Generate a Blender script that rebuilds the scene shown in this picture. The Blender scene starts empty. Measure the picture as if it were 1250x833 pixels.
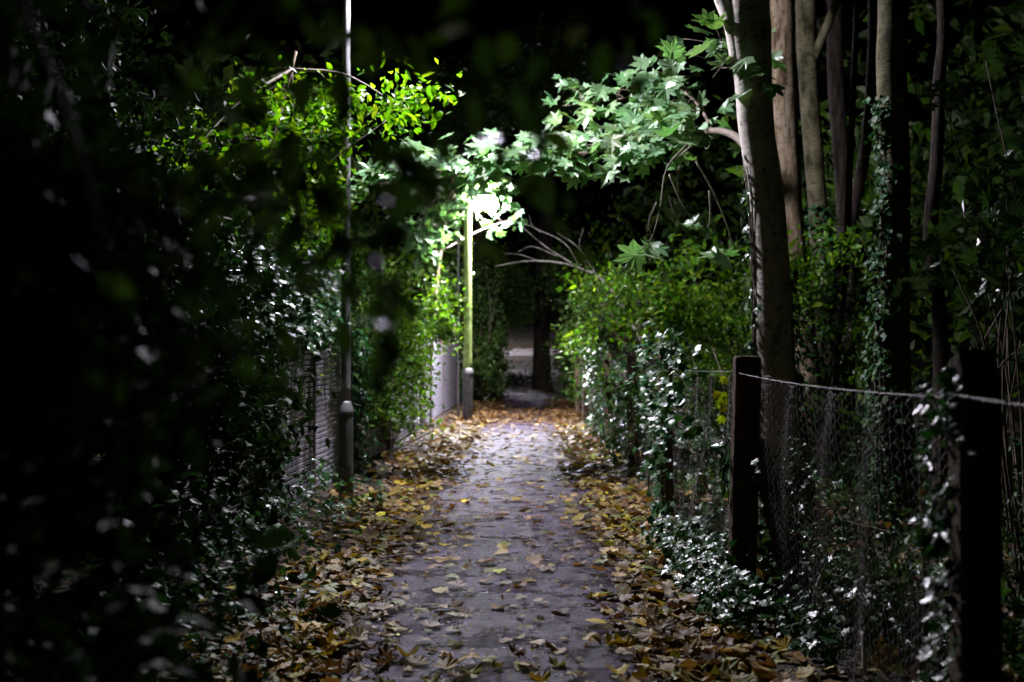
import bpy, math, random
import numpy as np
R = math.radians
rng = np.random.default_rng(7)
random.seed(7)
S = bpy.context.scene
COL = S.collection

# ------------------------------------------------------------------ camera
FPX = 1450.0            # focal length in pixels of the 1250 px wide photograph
CAMZ = 1.5
cam = bpy.data.cameras.new('camera'); camo = bpy.data.objects.new('camera', cam); COL.objects.link(camo)
cam.sensor_width = 36; cam.lens = FPX / 1250 * 36
camo.location = (0, 0, CAMZ)
camo.rotation_euler = (R(90) + math.atan(13.5 / FPX), 0, math.atan(15 / FPX))
cam.clip_end = 500; cam.clip_start = 0.02
cam.dof.use_dof = True; cam.dof.focus_distance = 7.8; cam.dof.aperture_fstop = 2.1; cam.dof.aperture_blades = 0
S.camera = camo
# ------------------------------------------------------------------ night sky
W = bpy.data.worlds.new('World'); S.world = W; W.use_nodes = True
wn = W.node_tree.nodes; wl = W.node_tree.links
sky = wn.new('ShaderNodeTexSky'); sky.sky_type = 'NISHITA'; sky.sun_disc = False
sky.sun_elevation = R(-4); sky.sun_rotation = R(120)
bg = wn['Background']; bg.inputs[1].default_value = 0.010
wl.new(sky.outputs[0], bg.inputs[0])
# ------------------------------------------------------------------ exposure / lamps
LAMP_NEAR, LAMP_FAR, LAMP_END = 2600.0, 8200.0, 2200.0     # emission of the three diffusers
LAMP_COL = (0.92, 0.87, 1.0)
vs = S.view_settings; vs.view_transform = 'Standard'; vs.look = 'None'; vs.exposure = 0.22; vs.gamma = 1
vs.use_curve_mapping = False
cy = S.cycles
cy.max_bounces = 5; cy.diffuse_bounces = 1; cy.glossy_bounces = 2; cy.transmission_bounces = 3; cy.transparent_max_bounces = 6
cy.use_denoising = True
try: cy.denoiser = 'OPENIMAGEDENOISE'
except Exception: pass
cy.sample_clamp_indirect = 4.0; cy.caustics_reflective = False; cy.caustics_refractive = False
cy.use_light_tree = True

# ------------------------------------------------------------------ helpers
def at(px, py, Y):
    """measured point: photograph pixel at distance Y along the path"""
    return np.array([(px - 640) / FPX * Y, Y, CAMZ + (430 - py) / FPX * Y])

def link(o, parent=None):
    COL.objects.link(o)
    if parent: o.parent = parent
    return o
def tag(o, label=None, cat=None, group=None, kind=None):
    for k, v in (('label', label), ('category', cat), ('group', group), ('kind', kind)):
        if v: o[k] = v
    return o
def thing(name, label, cat, loc=(0, 0, 0), group=None):
    o = bpy.data.objects.new(name, None); o.empty_display_size = .2; link(o); o.location = tuple(float(v) for v in loc)
    return tag(o, label, cat, group)

def raw_mesh(name, V, T, tint=None, smooth=False):
    V = np.ascontiguousarray(V, np.float32); T = np.ascontiguousarray(T, np.int32)
    me = bpy.data.meshes.new(name)
    me.vertices.add(len(V)); me.vertices.foreach_set('co', V.ravel())
    me.loops.add(T.size); me.loops.foreach_set('vertex_index', T.ravel())
    me.polygons.add(len(T)); k = T.shape[1]
    me.polygons.foreach_set('loop_start', np.arange(0, T.size, k, dtype=np.int32))
    me.polygons.foreach_set('use_smooth', np.full(len(T), smooth))
    me.update(calc_edges=True)
    if tint is not None:
        a = me.attributes.new('tint', 'FLOAT_COLOR', 'POINT')
        c = np.ones((len(V), 4), np.float32); c[:, :3] = tint
        a.data.foreach_set('color', c.ravel())
    return me
def put(name, me, mat, parent=None):
    """link a mesh whose vertices are in world space, under parent"""
    o = bpy.data.objects.new(name, me); me.materials.append(mat)
    if parent is not None:
        l = np.array(parent.location); p = parent.parent
        while p is not None: l = l + np.array(p.location); p = p.parent
        n = len(me.vertices); a = np.empty(n * 3, np.float32); me.vertices.foreach_get('co', a)
        me.vertices.foreach_set('co', (a.reshape(-1, 3) - l).ravel().astype(np.float32)); me.update()
    return link(o, parent)

class MB:
    def __init__(s): s.V = []; s.T = []; s.n = 0
    def add(s, V, T): s.V.append(np.asarray(V, float)); s.T.append(np.asarray(T, int) + s.n); s.n += len(V)
    def tube(s, P, rad, sides=8, profile=None, caps=True, bump=0.0, up=None):
        P = np.asarray(P, float); n = len(P)
        rad = np.broadcast_to(np.asarray(rad, float), (n,))
        tg = np.gradient(P, axis=0); tg /= np.linalg.norm(tg, axis=1)[:, None] + 1e-12
        u = np.array(up if up is not None else ([1, 0, 0] if abs(tg[0][0]) < .8 else [0, 0, 1]), float)
        if profile is None:
            a = np.arange(sides) / sides * 2 * math.pi
            profile = np.stack([np.cos(a), np.sin(a)], 1)
        m = len(profile); V = np.empty((n, m, 3))
        for i in range(n):
            x = u - tg[i] * u.dot(tg[i]); x /= np.linalg.norm(x) + 1e-12; u = x
            y = np.cross(tg[i], x)
            r = rad[i] * (1 + bump * rng.normal(0, 1, m))[:, None] if bump else rad[i]
            V[i] = P[i] + (profile[:, :1] * x + profile[:, 1:] * y) * r
        V = V.reshape(-1, 3)
        i = np.arange(n - 1)[:, None] * m; j = np.arange(m)[None]; k = (j + 1) % m
        a, b, c, d = (i + j), (i + k), (i + m + k), (i + m + j)
        T = np.concatenate([np.stack([a, b, c], -1).reshape(-1, 3), np.stack([a, c, d], -1).reshape(-1, 3)])
        if caps:
            V = np.concatenate([V, P[:1], P[-1:]]); o = n * m
            jj = np.arange(m); kk = (jj + 1) % m
            T = np.concatenate([T, np.stack([kk, jj, np.full(m, o)], -1), np.stack([(n - 1) * m + jj, (n - 1) * m + kk, np.full(m, o + 1)], -1)])
        s.add(V, T)
    def build(s, name, mat, parent=None, smooth=True):
        me = raw_mesh(name, np.concatenate(s.V), np.concatenate(s.T), smooth=smooth)
        return put(name, me, mat, parent)

def spline(P, n=12):
    P = np.asarray(P, float); k = len(P)
    if k == 2: return P[0] + (P[1] - P[0]) * np.linspace(0, 1, n)[:, None]
    t = np.linspace(0, k - 1, n); out = []
    Q = np.concatenate([[2 * P[0] - P[1]], P, [2 * P[-1] - P[-2]]])
    for v in t:
        i = min(int(v), k - 2); f = v - i; a, b, c, d = Q[i:i + 4]
        out.append(.5 * (2 * b + (c - a) * f + (2 * a - 5 * b + 4 * c - d) * f * f + (3 * b - a - 3 * c + d) * f ** 3))
    return np.array(out)
def unit(v): return v / (np.linalg.norm(v, axis=-1, keepdims=True) + 1e-9)

# ------------------------------------------------------------------ materials
def new_mat(name):
    m = bpy.data.materials.new(name); m.use_nodes = True
    nt = m.node_tree; return m, nt.nodes, nt.links, nt.nodes['Principled BSDF']
def noise_node(N, L, scale, detail=4, coord='Object', rough=.6):
    tc = N.new('ShaderNodeTexCoord'); n = N.new('ShaderNodeTexNoise')
    n.inputs['Scale'].default_value = scale; n.inputs['Detail'].default_value = detail; n.inputs['Roughness'].default_value = rough
    L.new(tc.outputs[coord], n.inputs['Vector']); return n
def ramp(N, L, src, stops):
    r = N.new('ShaderNodeValToRGB'); e = r.color_ramp.elements
    while len(e) < len(stops): e.new(.5)
    for q, (p, c) in zip(e, stops): q.position = p; q.color = (*c, 1)
    L.new(src, r.inputs[0]); return r
def bump(N, L, src, bsdf, strength=.5, dist=.01):
    b = N.new('ShaderNodeBump'); b.inputs['Strength'].default_value = strength; b.inputs['Distance'].default_value = dist
    L.new(src, b.inputs['Height']); L.new(b.outputs[0], bsdf.inputs['Normal']); return b
def surf(name, stops, scale=8, rough=.7, bs=.4, bd=.01, metal=0, spec=.5, detail=6):
    m, N, L, P = new_mat(name)
    n = noise_node(N, L, scale, detail); r = ramp(N, L, n.outputs[0], stops); L.new(r.outputs[0], P.inputs['Base Color'])
    P.inputs['Roughness'].default_value = rough; P.inputs['Metallic'].default_value = metal; P.inputs['Specular IOR Level'].default_value = spec
    n2 = noise_node(N, L, scale * 5, 6); bump(N, L, n2.outputs[0], P, bs, bd)
    return m
def leaf_mat(name, rough=.4, trans=.3, spec=.5, glow=(1.25, 1.35, .5)):
    m, N, L, P = new_mat(name)
    at_ = N.new('ShaderNodeAttribute'); at_.attribute_name = 'tint'
    n = noise_node(N, L, 45, 3); mx = N.new('ShaderNodeMixRGB'); mx.blend_type = 'MULTIPLY'; mx.inputs[0].default_value = .7
    r = ramp(N, L, n.outputs[0], [(.3, (.55, .55, .5)), (.7, (1.25, 1.25, 1.2))])
    L.new(at_.outputs['Color'], mx.inputs[1]); L.new(r.outputs[0], mx.inputs[2])
    L.new(mx.outputs[0], P.inputs['Base Color'])
    P.inputs['Roughness'].default_value = rough; P.inputs['Specular IOR Level'].default_value = spec
    n2 = noise_node(N, L, 120, 2); bump(N, L, n2.outputs[0], P, .25, .004)
    if trans > 0:
        t = N.new('ShaderNodeBsdfTranslucent'); g = N.new('ShaderNodeMixRGB'); g.blend_type = 'MULTIPLY'; g.inputs[0].default_value = 1
        g.inputs[2].default_value = (*glow, 1); L.new(mx.outputs[0], g.inputs[1]); L.new(g.outputs[0], t.inputs[0])
        ms = N.new('ShaderNodeMixShader'); ms.inputs[0].default_value = trans
        L.new(P.outputs[0], ms.inputs[1]); L.new(t.outputs[0], ms.inputs[2]); L.new(ms.outputs[0], N['Material Output'].inputs[0])
    return m

M = {}
M['ivy'] = leaf_mat('ivy_leaf', .32, .20, .52)
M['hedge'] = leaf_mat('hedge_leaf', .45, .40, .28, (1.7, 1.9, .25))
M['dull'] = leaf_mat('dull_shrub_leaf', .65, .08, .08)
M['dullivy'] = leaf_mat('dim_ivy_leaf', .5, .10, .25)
M['maple'] = leaf_mat('maple_leaf', .40, .33, .5, (1.3, 1.5, .7))
M['dead'] = leaf_mat('fallen_leaf', .50, .18, .20, (1.4, 1.1, .5))
M['stem'] = surf('stem_bark', [(.3, (.07, .05, .035)), (.7, (.16, .125, .09))], 14, .8, .6)
M['vine'] = surf('vine_stem', [(.3, (.10, .10, .05)), (.7, (.22, .22, .12))], 20, .7, .4)
M['steel'] = surf('galvanised_steel', [(.3, (.13, .13, .135)), (.7, (.26, .26, .26))], 5, .5, .1, .003, .2)
M['paint'] = surf('green_grey_paint', [(.3, (.14, .20, .05)), (.55, (.33, .44, .12)), (.75, (.48, .55, .26))], 6, .5, .2, .004)
M['darkpaint'] = surf('dark_post_paint', [(.35, (.045, .045, .043)), (.7, (.11, .105, .10))], 7, .5, .3, .004)
M['wire'] = surf('fence_wire', [(.35, (.32, .31, .31)), (.65, (.60, .59, .60))], 9, .42, .1, .001, .55)
M['slat'] = surf('grey_slat_paint', [(.3, (.20, .19, .225)), (.55, (.34, .325, .38)), (.75, (.42, .41, .46))], 4, .6, .25, .004, 0, .3)
M['rustwire'] = surf('old_fence_wire', [(.35, (.10, .085, .08)), (.65, (.30, .28, .27))], 6, .5, .1, .001, .4)
M['wood'] = surf('weathered_post_wood', [(.32, (.035, .022, .017)), (.52, (.11, .07, .05)), (.68, (.085, .095, .035))], 9, .9, 1.0, .02, 0, .12)
M['concrete'] = surf('concrete_post', [(.3, (.16, .155, .14)), (.7, (.32, .31, .28))], 9, .85, .6, .01)
M['housing'] = surf('lantern_housing', [(.3, (.12, .12, .12)), (.7, (.2, .2, .2))], 6, .4, .1, .002)
m, N, L, P = new_mat('lamp_diffuser')
P.inputs['Base Color'].default_value = (.8, .8, .8, 1); P.inputs['Emission Color'].default_value = (*LAMP_COL, 1)
def diffuser(strength):
    k = M['_d'].copy(); k.node_tree.nodes['Principled BSDF'].inputs['Emission Strength'].default_value = strength; return k
M['_d'] = m
def bark(name, c0, c1, c2, ring=True, fur=.6, bs=.7):
    m, N, L, P = new_mat(name)
    tc = N.new('ShaderNodeTexCoord'); mp = N.new('ShaderNodeMapping'); L.new(tc.outputs['Object'], mp.inputs[0])
    mp.inputs['Scale'].default_value = (3, 3, 1.2) if ring else (7, 7, 1.0)
    n = N.new('ShaderNodeTexNoise'); n.inputs['Scale'].default_value = 2.5; n.inputs['Detail'].default_value = 8; L.new(mp.outputs[0], n.inputs['Vector'])
    r = ramp(N, L, n.outputs[0], [(.36, c0), (.47, c1), (.66, c2)])
    mp2 = N.new('ShaderNodeMapping'); L.new(tc.outputs['Object'], mp2.inputs[0])
    mp2.inputs['Scale'].default_value = (4, 4, 26) if ring else (30, 30, 5)
    n2 = N.new('ShaderNodeTexNoise'); n2.inputs['Scale'].default_value = 1.6; n2.inputs['Detail'].default_value = 7; n2.inputs['Roughness'].default_value = .65; L.new(mp2.outputs[0], n2.inputs['Vector'])
    mx = N.new('ShaderNodeMixRGB'); mx.blend_type = 'MULTIPLY'; mx.inputs[0].default_value = fur
    r2 = ramp(N, L, n2.outputs[0], [(.35, (.35, .33, .3)), (.6, (1, 1, 1))])
    L.new(r.outputs[0], mx.inputs[1]); L.new(r2.outputs[0], mx.inputs[2]); L.new(mx.outputs[0], P.inputs['Base Color'])
    vo = noise_node(N, L, 16, 3); r3 = ramp(N, L, vo.outputs[0], [(.36, (.30, .26, .20)), (.44, (1, 1, 1))])
    m3 = N.new('ShaderNodeMixRGB'); m3.blend_type = 'MULTIPLY'; m3.inputs[0].default_value = .8
    L.new(mx.outputs[0], m3.inputs[1]); L.new(r3.outputs[0], m3.inputs[2]); L.new(m3.outputs[0], P.inputs['Base Color'])
    P.inputs['Roughness'].default_value = .85; P.inputs['Specular IOR Level'].default_value = .12
    bump(N, L, n2.outputs[0], P, bs, .02)
    return m
M['bark_pale'] = bark('pale_smooth_bark', (.22, .20, .165), (.46, .43, .38), (.58, .55, .50), True, .35, .35)
M['bark_tan'] = bark('tan_flaking_bark', (.07, .05, .03), (.19, .145, .09), (.27, .22, .16), False)
M['bark_dark'] = bark('dark_furrowed_bark', (.05, .04, .03), (.12, .095, .07), (.20, .17, .13), False)
M['bark_deep'] = bark('shade_painted_bark', (.012, .010, .008), (.028, .022, .017), (.05, .042, .032), False)  # near-black tones put the foliage's shade into the bark colour
M['bark_moss'] = bark('mossy_bark', (.035, .035, .018), (.09, .085, .045), (.14, .13, .08), True)

# asphalt
m, N, L, P = new_mat('worn_asphalt')
n = noise_node(N, L, 2.1, 9, rough=.7); r = ramp(N, L, n.outputs[0], [(.32, (.011, .0072, .018)), (.48, (.030, .020, .050)), (.68, (.072, .050, .110))])
g = noise_node(N, L, 55, 5, rough=.75); rg = ramp(N, L, g.outputs[0], [(.38, (.35, .35, .35)), (.62, (1.7, 1.66, 1.74))])
mx = N.new('ShaderNodeMixRGB'); mx.blend_type = 'MULTIPLY'; mx.inputs[0].default_value = .8
L.new(r.outputs[0], mx.inputs[1]); L.new(rg.outputs[0], mx.inputs[2]); g2 = noise_node(N, L, 15, 6, rough=.8); rg2 = ramp(N, L, g2.outputs[0], [(.40, (.35, .35, .36)), (.58, (1.5, 1.47, 1.5))])
mx2 = N.new('ShaderNodeMixRGB'); mx2.blend_type = 'MULTIPLY'; mx2.inputs[0].default_value = .85; L.new(mx.outputs[0], mx2.inputs[1]); L.new(rg2.outputs[0], mx2.inputs[2])
L.new(mx2.outputs[0], P.inputs['Base Color'])
rr = ramp(N, L, noise_node(N, L, 3.2, 5).outputs[0], [(.40, (.20, .20, .20)), (.60, (.52, .52, .52))]); L.new(rr.outputs[0], P.inputs['Roughness']); P.inputs['Specular IOR Level'].default_value = .38
h = N.new('ShaderNodeMath'); h.operation = 'ADD'; w2 = noise_node(N, L, 14, 4); mm = N.new('ShaderNodeMath'); mm.operation = 'MULTIPLY'; mm.inputs[1].default_value = 2.0
L.new(w2.outputs[0], mm.inputs[0]); L.new(mm.outputs[0], h.inputs[0]); L.new(g.outputs[0], h.inputs[1])
bump(N, L, h.outputs[0], P, 1.0, .022)
M['asphalt'] = m
# soil under the litter
m, N, L, P = new_mat('leaf_mould_soil')
n = noise_node(N, L, 5, 10); r = ramp(N, L, n.outputs[0], [(.3, (.022, .016, .011)), (.55, (.055, .042, .028)), (.75, (.10, .078, .05))])
L.new(r.outputs[0], P.inputs['Base Color']); P.inputs['Roughness'].default_value = .85
bump(N, L, noise_node(N, L, 26, 8).outputs[0], P, 1.0, .06)
M['soil'] = m
m, N, L, P = new_mat('leafy_slope')
n = noise_node(N, L, 3, 10); r = ramp(N, L, n.outputs[0], [(.35, (.16, .15, .14)), (.6, (.30, .28, .27)), (.75, (.4, .38, .37))])
L.new(r.outputs[0], P.inputs['Base Color']); P.inputs['Roughness'].default_value = .8
bump(N, L, noise_node(N, L, 20, 6).outputs[0], P, 1.0, .05)
M['slope'] = m

# ------------------------------------------------------------------ leaf templates (x across, y to tip, z normal), size 1 = leaf length
def fan(angles_r, cy=0.30, crease=.12):
    """outline given as (angle from tip, radius) for one half, mirrored; fanned from the leaf's heart"""
    half = [(a, r) for a, r in angles_r]
    pts = [(math.sin(R(a)) * r, math.cos(R(a)) * r) for a, r in half]
    full = pts + [(-x, y) for x, y in reversed(pts) if abs(x) > 1e-4]
    V = [(0, cy, 0)] + [(x, y + cy, crease * abs(x) * (1 if i % 2 else .35)) for i, (x, y) in enumerate(full)]
    k = len(full); T = [(0, 1 + (i + 1) % k, 1 + i) for i in range(k)]
    return np.array(V, float), np.array(T, int)
T_MAPLE = fan([(0, .72), (9, .50), (16, .50), (27, .30), (36, .52), (45, .66), (56, .50), (68, .34), (84, .44), (97, .52), (115, .36), (140, .34), (165, .30)], .28)
T_DRY = fan([(0, .64), (10, .52), (18, .52), (28, .42), (36, .50), (45, .58), (56, .48), (68, .40), (84, .42), (97, .48), (115, .38), (140, .34), (165, .28)], .28, .06)
T_IVY = fan([(0, .72), (22, .42), (42, .40), (58, .56), (85, .36), (115, .44), (150, .34), (172, .22)], .28, .10)
T_IVYLO = fan([(0, .72), (30, .38), (58, .54), (90, .36), (125, .42), (165, .25)], .28, .10)
T_OVAL = (np.array([(0, 0, 0), (.22, .28, .06), (.25, .55, .07), (0, 1, 0), (-.25, .55, .07), (-.22, .28, .06), (0, .5, -.01)], float),
          np.array([(0, 1, 6), (1, 2, 6), (2, 3, 6), (3, 4, 6), (4, 5, 6), (5, 0, 6)], int))
T_TWO = (np.array([(0, 0, 0), (.27, .45, .07), (0, 1, 0), (-.27, .45, .07)], float), np.array([(0, 1, 2), (0, 2, 3)], int))

def leaves(name, tm, pos, nrm, tip, size, pal, mat, parent=None, curl=.25, jit=.18):
    pos = np.asarray(pos, float); n = len(pos); V0, T0 = tm; k = len(V0)
    z = unit(np.asarray(nrm, float)); t = np.asarray(tip, float); y = unit(t - z * (t * z).sum(1)[:, None]); x = np.cross(y, z)
    s = np.broadcast_to(np.asarray(size, float), (n,))[:, None, None]
    c1 = rng.normal(0, curl, n)[:, None]; c2 = rng.normal(curl * .4, curl, n)[:, None]; tw = rng.normal(0, curl, n)[:, None]
    X = np.broadcast_to(V0[None, :, 0], (n, k)); Y = np.broadcast_to(V0[None, :, 1], (n, k)) ; Z = V0[None, :, 2] - c1 * (Y - .1) ** 2 + c2 * X * X * 1.6 + tw * X * Y
    V = pos[:, None] + s * (X[..., None] * x[:, None] + Y[..., None] * y[:, None] + Z[..., None] * z[:, None])
    T = (T0[None] + (np.arange(n) * k)[:, None, None]).reshape(-1, 3)
    pal = np.asarray(pal, float); c = pal[rng.integers(0, len(pal), n)] * np.exp(rng.normal(0, jit, (n, 1))) * np.exp(rng.normal(0, .06, (n, 3)))
    me = raw_mesh(name, V.reshape(-1, 3), T, np.repeat(np.clip(c, 0, 1), k, axis=0))
    return put(name, me, mat, parent)

def blob_points(blobs, clump=14, spread=.13):
    """points in leaf clumps through the volume of ellipsoids (cx,cy,cz,rx,ry,rz,n)"""
    P = []; C = []
    for cx, cy_, cz, rx, ry, rz, n in blobs:
        k = max(3, int(n / clump)); d = unit(rng.normal(0, 1, (k, 3))) * (rng.random((k, 1)) ** .42) * rng.normal(1, .20, (k, 1))
        cc = np.array([cx, cy_, cz]) + d * [rx, ry, rz]; C.append(cc)
        q = cc[rng.integers(0, k, n)] + rng.normal(0, spread, (n, 3)); P.append(q)
    P = np.concatenate(P); C = np.concatenate(C)
    return P, C
def orient(n, upw=.55, out=None):
    nr = rng.normal(0, 1, (n, 3)); nr = unit(nr) + np.array([0, 0, upw])
    if out is not None: nr = nr + out
    tp = rng.normal(0, 1, (n, 3)) + [0, 0, -.35]
    return unit(nr), tp

def bush(name, label, cat, base, blobs, tm, size, pal, mat, stems=8, clump=14, spread=.13, group=None, minz=.03, upw=.55, srad=.018, curl=.25, stem_mat=None, keep=None):
    t = thing(name, label, cat, base, group)
    P, C = blob_points(blobs, clump, spread); P = P[P[:, 2] > minz]
    if keep is not None: P = P[keep(P)]
    nr, tp = orient(len(P), upw)
    leaves('foliage', tm, P, nr, tp, size * np.exp(rng.normal(0, .22, len(P))), pal, mat, t, curl)
    if stems:
        mb = MB(); b = np.array(base, float)
        for q in C[rng.permutation(len(C))[:stems]]:
            a = b + [rng.normal(0, .01), rng.normal(0, .01), 0]
            mid = (a + q) / 2 + rng.normal(0, .15, 3) + [0, 0, .2]
            mb.tube(spline([a, mid, q], 9), np.linspace(srad, srad * .25, 9), 5)
        mb.build('stem', stem_mat or M['stem'], t)
    return t

GREEN = [(.045, .095, .02), (.06, .12, .025), (.035, .08, .02), (.085, .14, .03)]
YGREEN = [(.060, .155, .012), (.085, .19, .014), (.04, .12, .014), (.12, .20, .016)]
IVYC = [(.018, .075, .022), (.026, .092, .026), (.014, .06, .022), (.045, .10, .025)]
MAPLEC = [(.10, .21, .09), (.13, .25, .12), (.08, .18, .07), (.12, .22, .07), (.15, .26, .13)]
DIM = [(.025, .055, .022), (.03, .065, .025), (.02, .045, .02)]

# ================================================================== THE SETTING
def gz(x, y):
    """height of the ground"""
    x = np.asarray(x, float); y = np.asarray(y, float)
    s = np.clip((y - 50) / 40, 0, 1.5); z = 3.6 * s * s * (3 - 2 * np.clip(s, 0, 1))
    side = np.clip((np.abs(x) - 1.7) / 6, 0, 1); z = z + side * (.18 * np.sin(x * 1.3 + y * .4) + .12 * np.sin(y * 1.1)) + .05 * side
    return z
def sheet(name, xs, ys, zf, mat, kind='structure'):
    X, Y = np.meshgrid(xs, ys); Z = zf(X, Y); V = np.stack([X, Y, Z], -1).reshape(-1, 3); a, b = len(ys), len(xs)
    i = np.arange(a - 1)[:, None] * b + np.arange(b - 1)[None]; Q = np.stack([i, i + 1, i + b + 1, i + b], -1).reshape(-1, 4)
    o = put(name, raw_mesh(name, V, Q, smooth=True), mat); o['kind'] = kind; return o
xs = np.concatenate([[-200, -60], np.linspace(-14, 14, 85), [60, 200]]); ys = np.concatenate([[-60], np.linspace(-4, 62, 200), np.linspace(63, 95, 30), [140, 300]])
sheet('ground', xs, ys, gz, M['soil'])
def path_c(y): return -.14 + .002 * y + .012 * np.clip(y - 17, 0, 17) - .020 * np.clip(y - 34, 0, 40)           # centre line of the asphalt
def path_w(y): return .74 + .05 * np.sin(y * 1.7) + .03 * np.sin(y * 4.1 + 1)
ys = np.linspace(-4, 46, 300); u = np.linspace(-1, 1, 9)
V = []; 
for y in ys:
    l = path_c(y) - path_w(y) - .02 * math.sin(y * 9); r_ = path_c(y) + path_w(y + 7) + .02 * math.sin(y * 7)
    for q in u:
        x = l + (r_ - l) * (q + 1) / 2; V.append((x, y, float(gz(x, y)) + .006 + .014 * (1 - q * q)))
V = np.array(V); b = 9; i = np.arange(len(ys) - 1)[:, None] * b + np.arange(b - 1)[None]
o = put('path', raw_mesh('path', V, np.stack([i, i + 1, i + b + 1, i + b], -1).reshape(-1, 4), smooth=True), M['asphalt']); o['kind'] = 'structure'

for (ya, yb) in ((57.0, 60.2), (66.0, 69.0)):
    sheet('slope_path', np.linspace(-4, 4, 17), np.linspace(ya, yb, 9), lambda a, b: gz(a, b) + .03, M['slope'])
# ================================================================== STREET LAMPS
def street_lamp(label, x, y, top, r0, mat, base_mat, base_h, reach, strength, conduit=False, z0=0.0, fat=1.55):
    t = thing('street_lamp', label, 'street lamp', (x, y, z0), 'street lamps along the path')
    mb = MB(); zz = np.linspace(base_h - .02, top, 30)
    mb.tube([(x, y, z0 + z) for z in zz], np.linspace(r0, r0 * .8, 30), 20); mb.build('pole', mat, t)
    rb = r0 * fat
    mb = MB(); mb.tube([(x, y, z0 + z) for z in (-.1, .3, .6, base_h - .13, base_h - .12)], [rb, rb, rb, rb, rb * .99], 20); bc = mb.build('base_compartment', base_mat, t)
    mb = MB(); a = np.linspace(-.5, .5, 7) + R(-60)
    V = []; 
    for z in (.34, base_h - .3):
        for rr_ in (rb + .004, rb - .02):
            for q in a: V.append((x + math.cos(q) * rr_, y + math.sin(q) * rr_, z0 + z))
    T = []
    def qd(i, j, k, l): T.extend([(i, j, k), (i, k, l)])
    for i in range(6):
        qd(i, i + 1, 15 + i, 14 + i); qd(7 + i, i, 14 + i, 21 + i) if i == 0 else None
        qd(14 + i, 15 + i, 22 + i, 21 + i); qd(i + 1, i, 7 + i, 8 + i)
    mb.add(V, T); mb.build('door', base_mat, bc, smooth=False)
    mb = MB(); mb.tube([(x, y, z0 + base_h + z) for z in (-.13, -.10, -.02, 0.0)], [rb * 1.06, rb * 1.06, r0 * 1.15, r0 * 1.02], 20); mb.build('collar', M['steel'] if mat is not M['darkpaint'] else base_mat, t)
    # arm and lantern
    mb = MB(); A = np.array([x, y, z0 + top - .1]); s = 1 if reach > 0 else -1
    mb.tube(spline([A, A + [0, 0, .14], A + [.08 * s, 0, .20], A + [reach * .6, 0, .21]], 12), .032, 10); mb.build('arm', mat, t)
    lx = x + reach; lz = z0 + top + .10
    prof = [(-.36, .03, .0), (-.30, .09, .03), (-.1, .14, .07), (.15, .15, .08), (.31, .10, .04), (.36, .03, .0)]
    V = []; T = []; k = 12
    for (dx, w, h) in prof:
        for j in range(k):
            a = math.pi * j / (k - 1); V.append((lx + dx * s, y + math.cos(a) * w, lz + math.sin(a) * h * 1.6))
    for i in range(len(prof) - 1):
        for j in range(k - 1):
            q = i * k + j; T += [(q, q + 1, q + k + 1), (q, q + k + 1, q + k)]
        q = i * k; T += [(q, q + k, q + 2 * k - 1), (q, q + 2 * k - 1, q + k - 1)]
    mb = MB(); mb.add(V, T); ho = mb.build('lantern', M['housing'], t)
    V = []; T = []; k = 8; rings = [(1, -.004), (.95, -.10), (.6, -.165)]
    for f, dz in rings:
        for j in range(k): a = 2 * math.pi * j / k; V.append((lx + .04 * s + math.cos(a) * .23 * f, y + math.sin(a) * .11 * f, lz + dz))
    for i in range(2):
        for j in range(k): q = i * k + j; p = i * k + (j + 1) % k; T += [(q, p, p + k), (q, p + k, q + k)]
    V.append((lx + .04 * s, y, lz - .172)); T += [(2 * k + j, 2 * k + (j + 1) % k, 3 * k) for j in range(k)]
    T = [(a, c, b_) for a, b_, c in T]
    mb = MB(); mb.add(V, T); mb.build('diffuser', diffuser(strength), ho, smooth=False)
    if conduit:
        mb = MB(); mb.tube([(lx, y + .17, lz + .05), (lx, y + .175, lz - .11)], .30, profile=np.array([(-1, -.012), (1, -.012), (1, .012), (-1, .012)]), up=(1, 0, 0)); mb.build('added_shade_plate', M['housing'], ho, smooth=False)  # plate added to cut the lamp's light on the ground behind it
        mb = MB(); mb.tube([(x - r0 * 2.1, y - .02, z0 + z) for z in np.linspace(.1, top - .25, 12)], .026, 8); mb.build('conduit', M['steel'], t)
        for z in (1.3, 2.6, 3.9):
            mb = MB(); mb.tube([(x - r0 * 2.3, y - .02, z0 + z), (x, y - .02, z0 + z)], .022, 6); mb.build('clamp', M['steel'], t)
    return t
street_lamp('slim grey lamp post with a thicker base and collar on the left verge', -1.82, 12.1, 5.75, .050, M['steel'], M['darkpaint'], 1.0, .80, LAMP_NEAR)
street_lamp('pale green lamp post with a thin pipe beside it, lamp glaring through maple leaves', -1.22, 25.6, 4.75, .094, M['paint'], M['darkpaint'], 1.15, .36, LAMP_FAR, True, fat=1.16)
street_lamp('distant lamp post at the far end of the path where the slope rises', -3.2, 67.0, 4.6, .05, M['steel'], M['darkpaint'], 1.0, .5, LAMP_END, z0=float(gz(-3.2, 67)))

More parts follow.
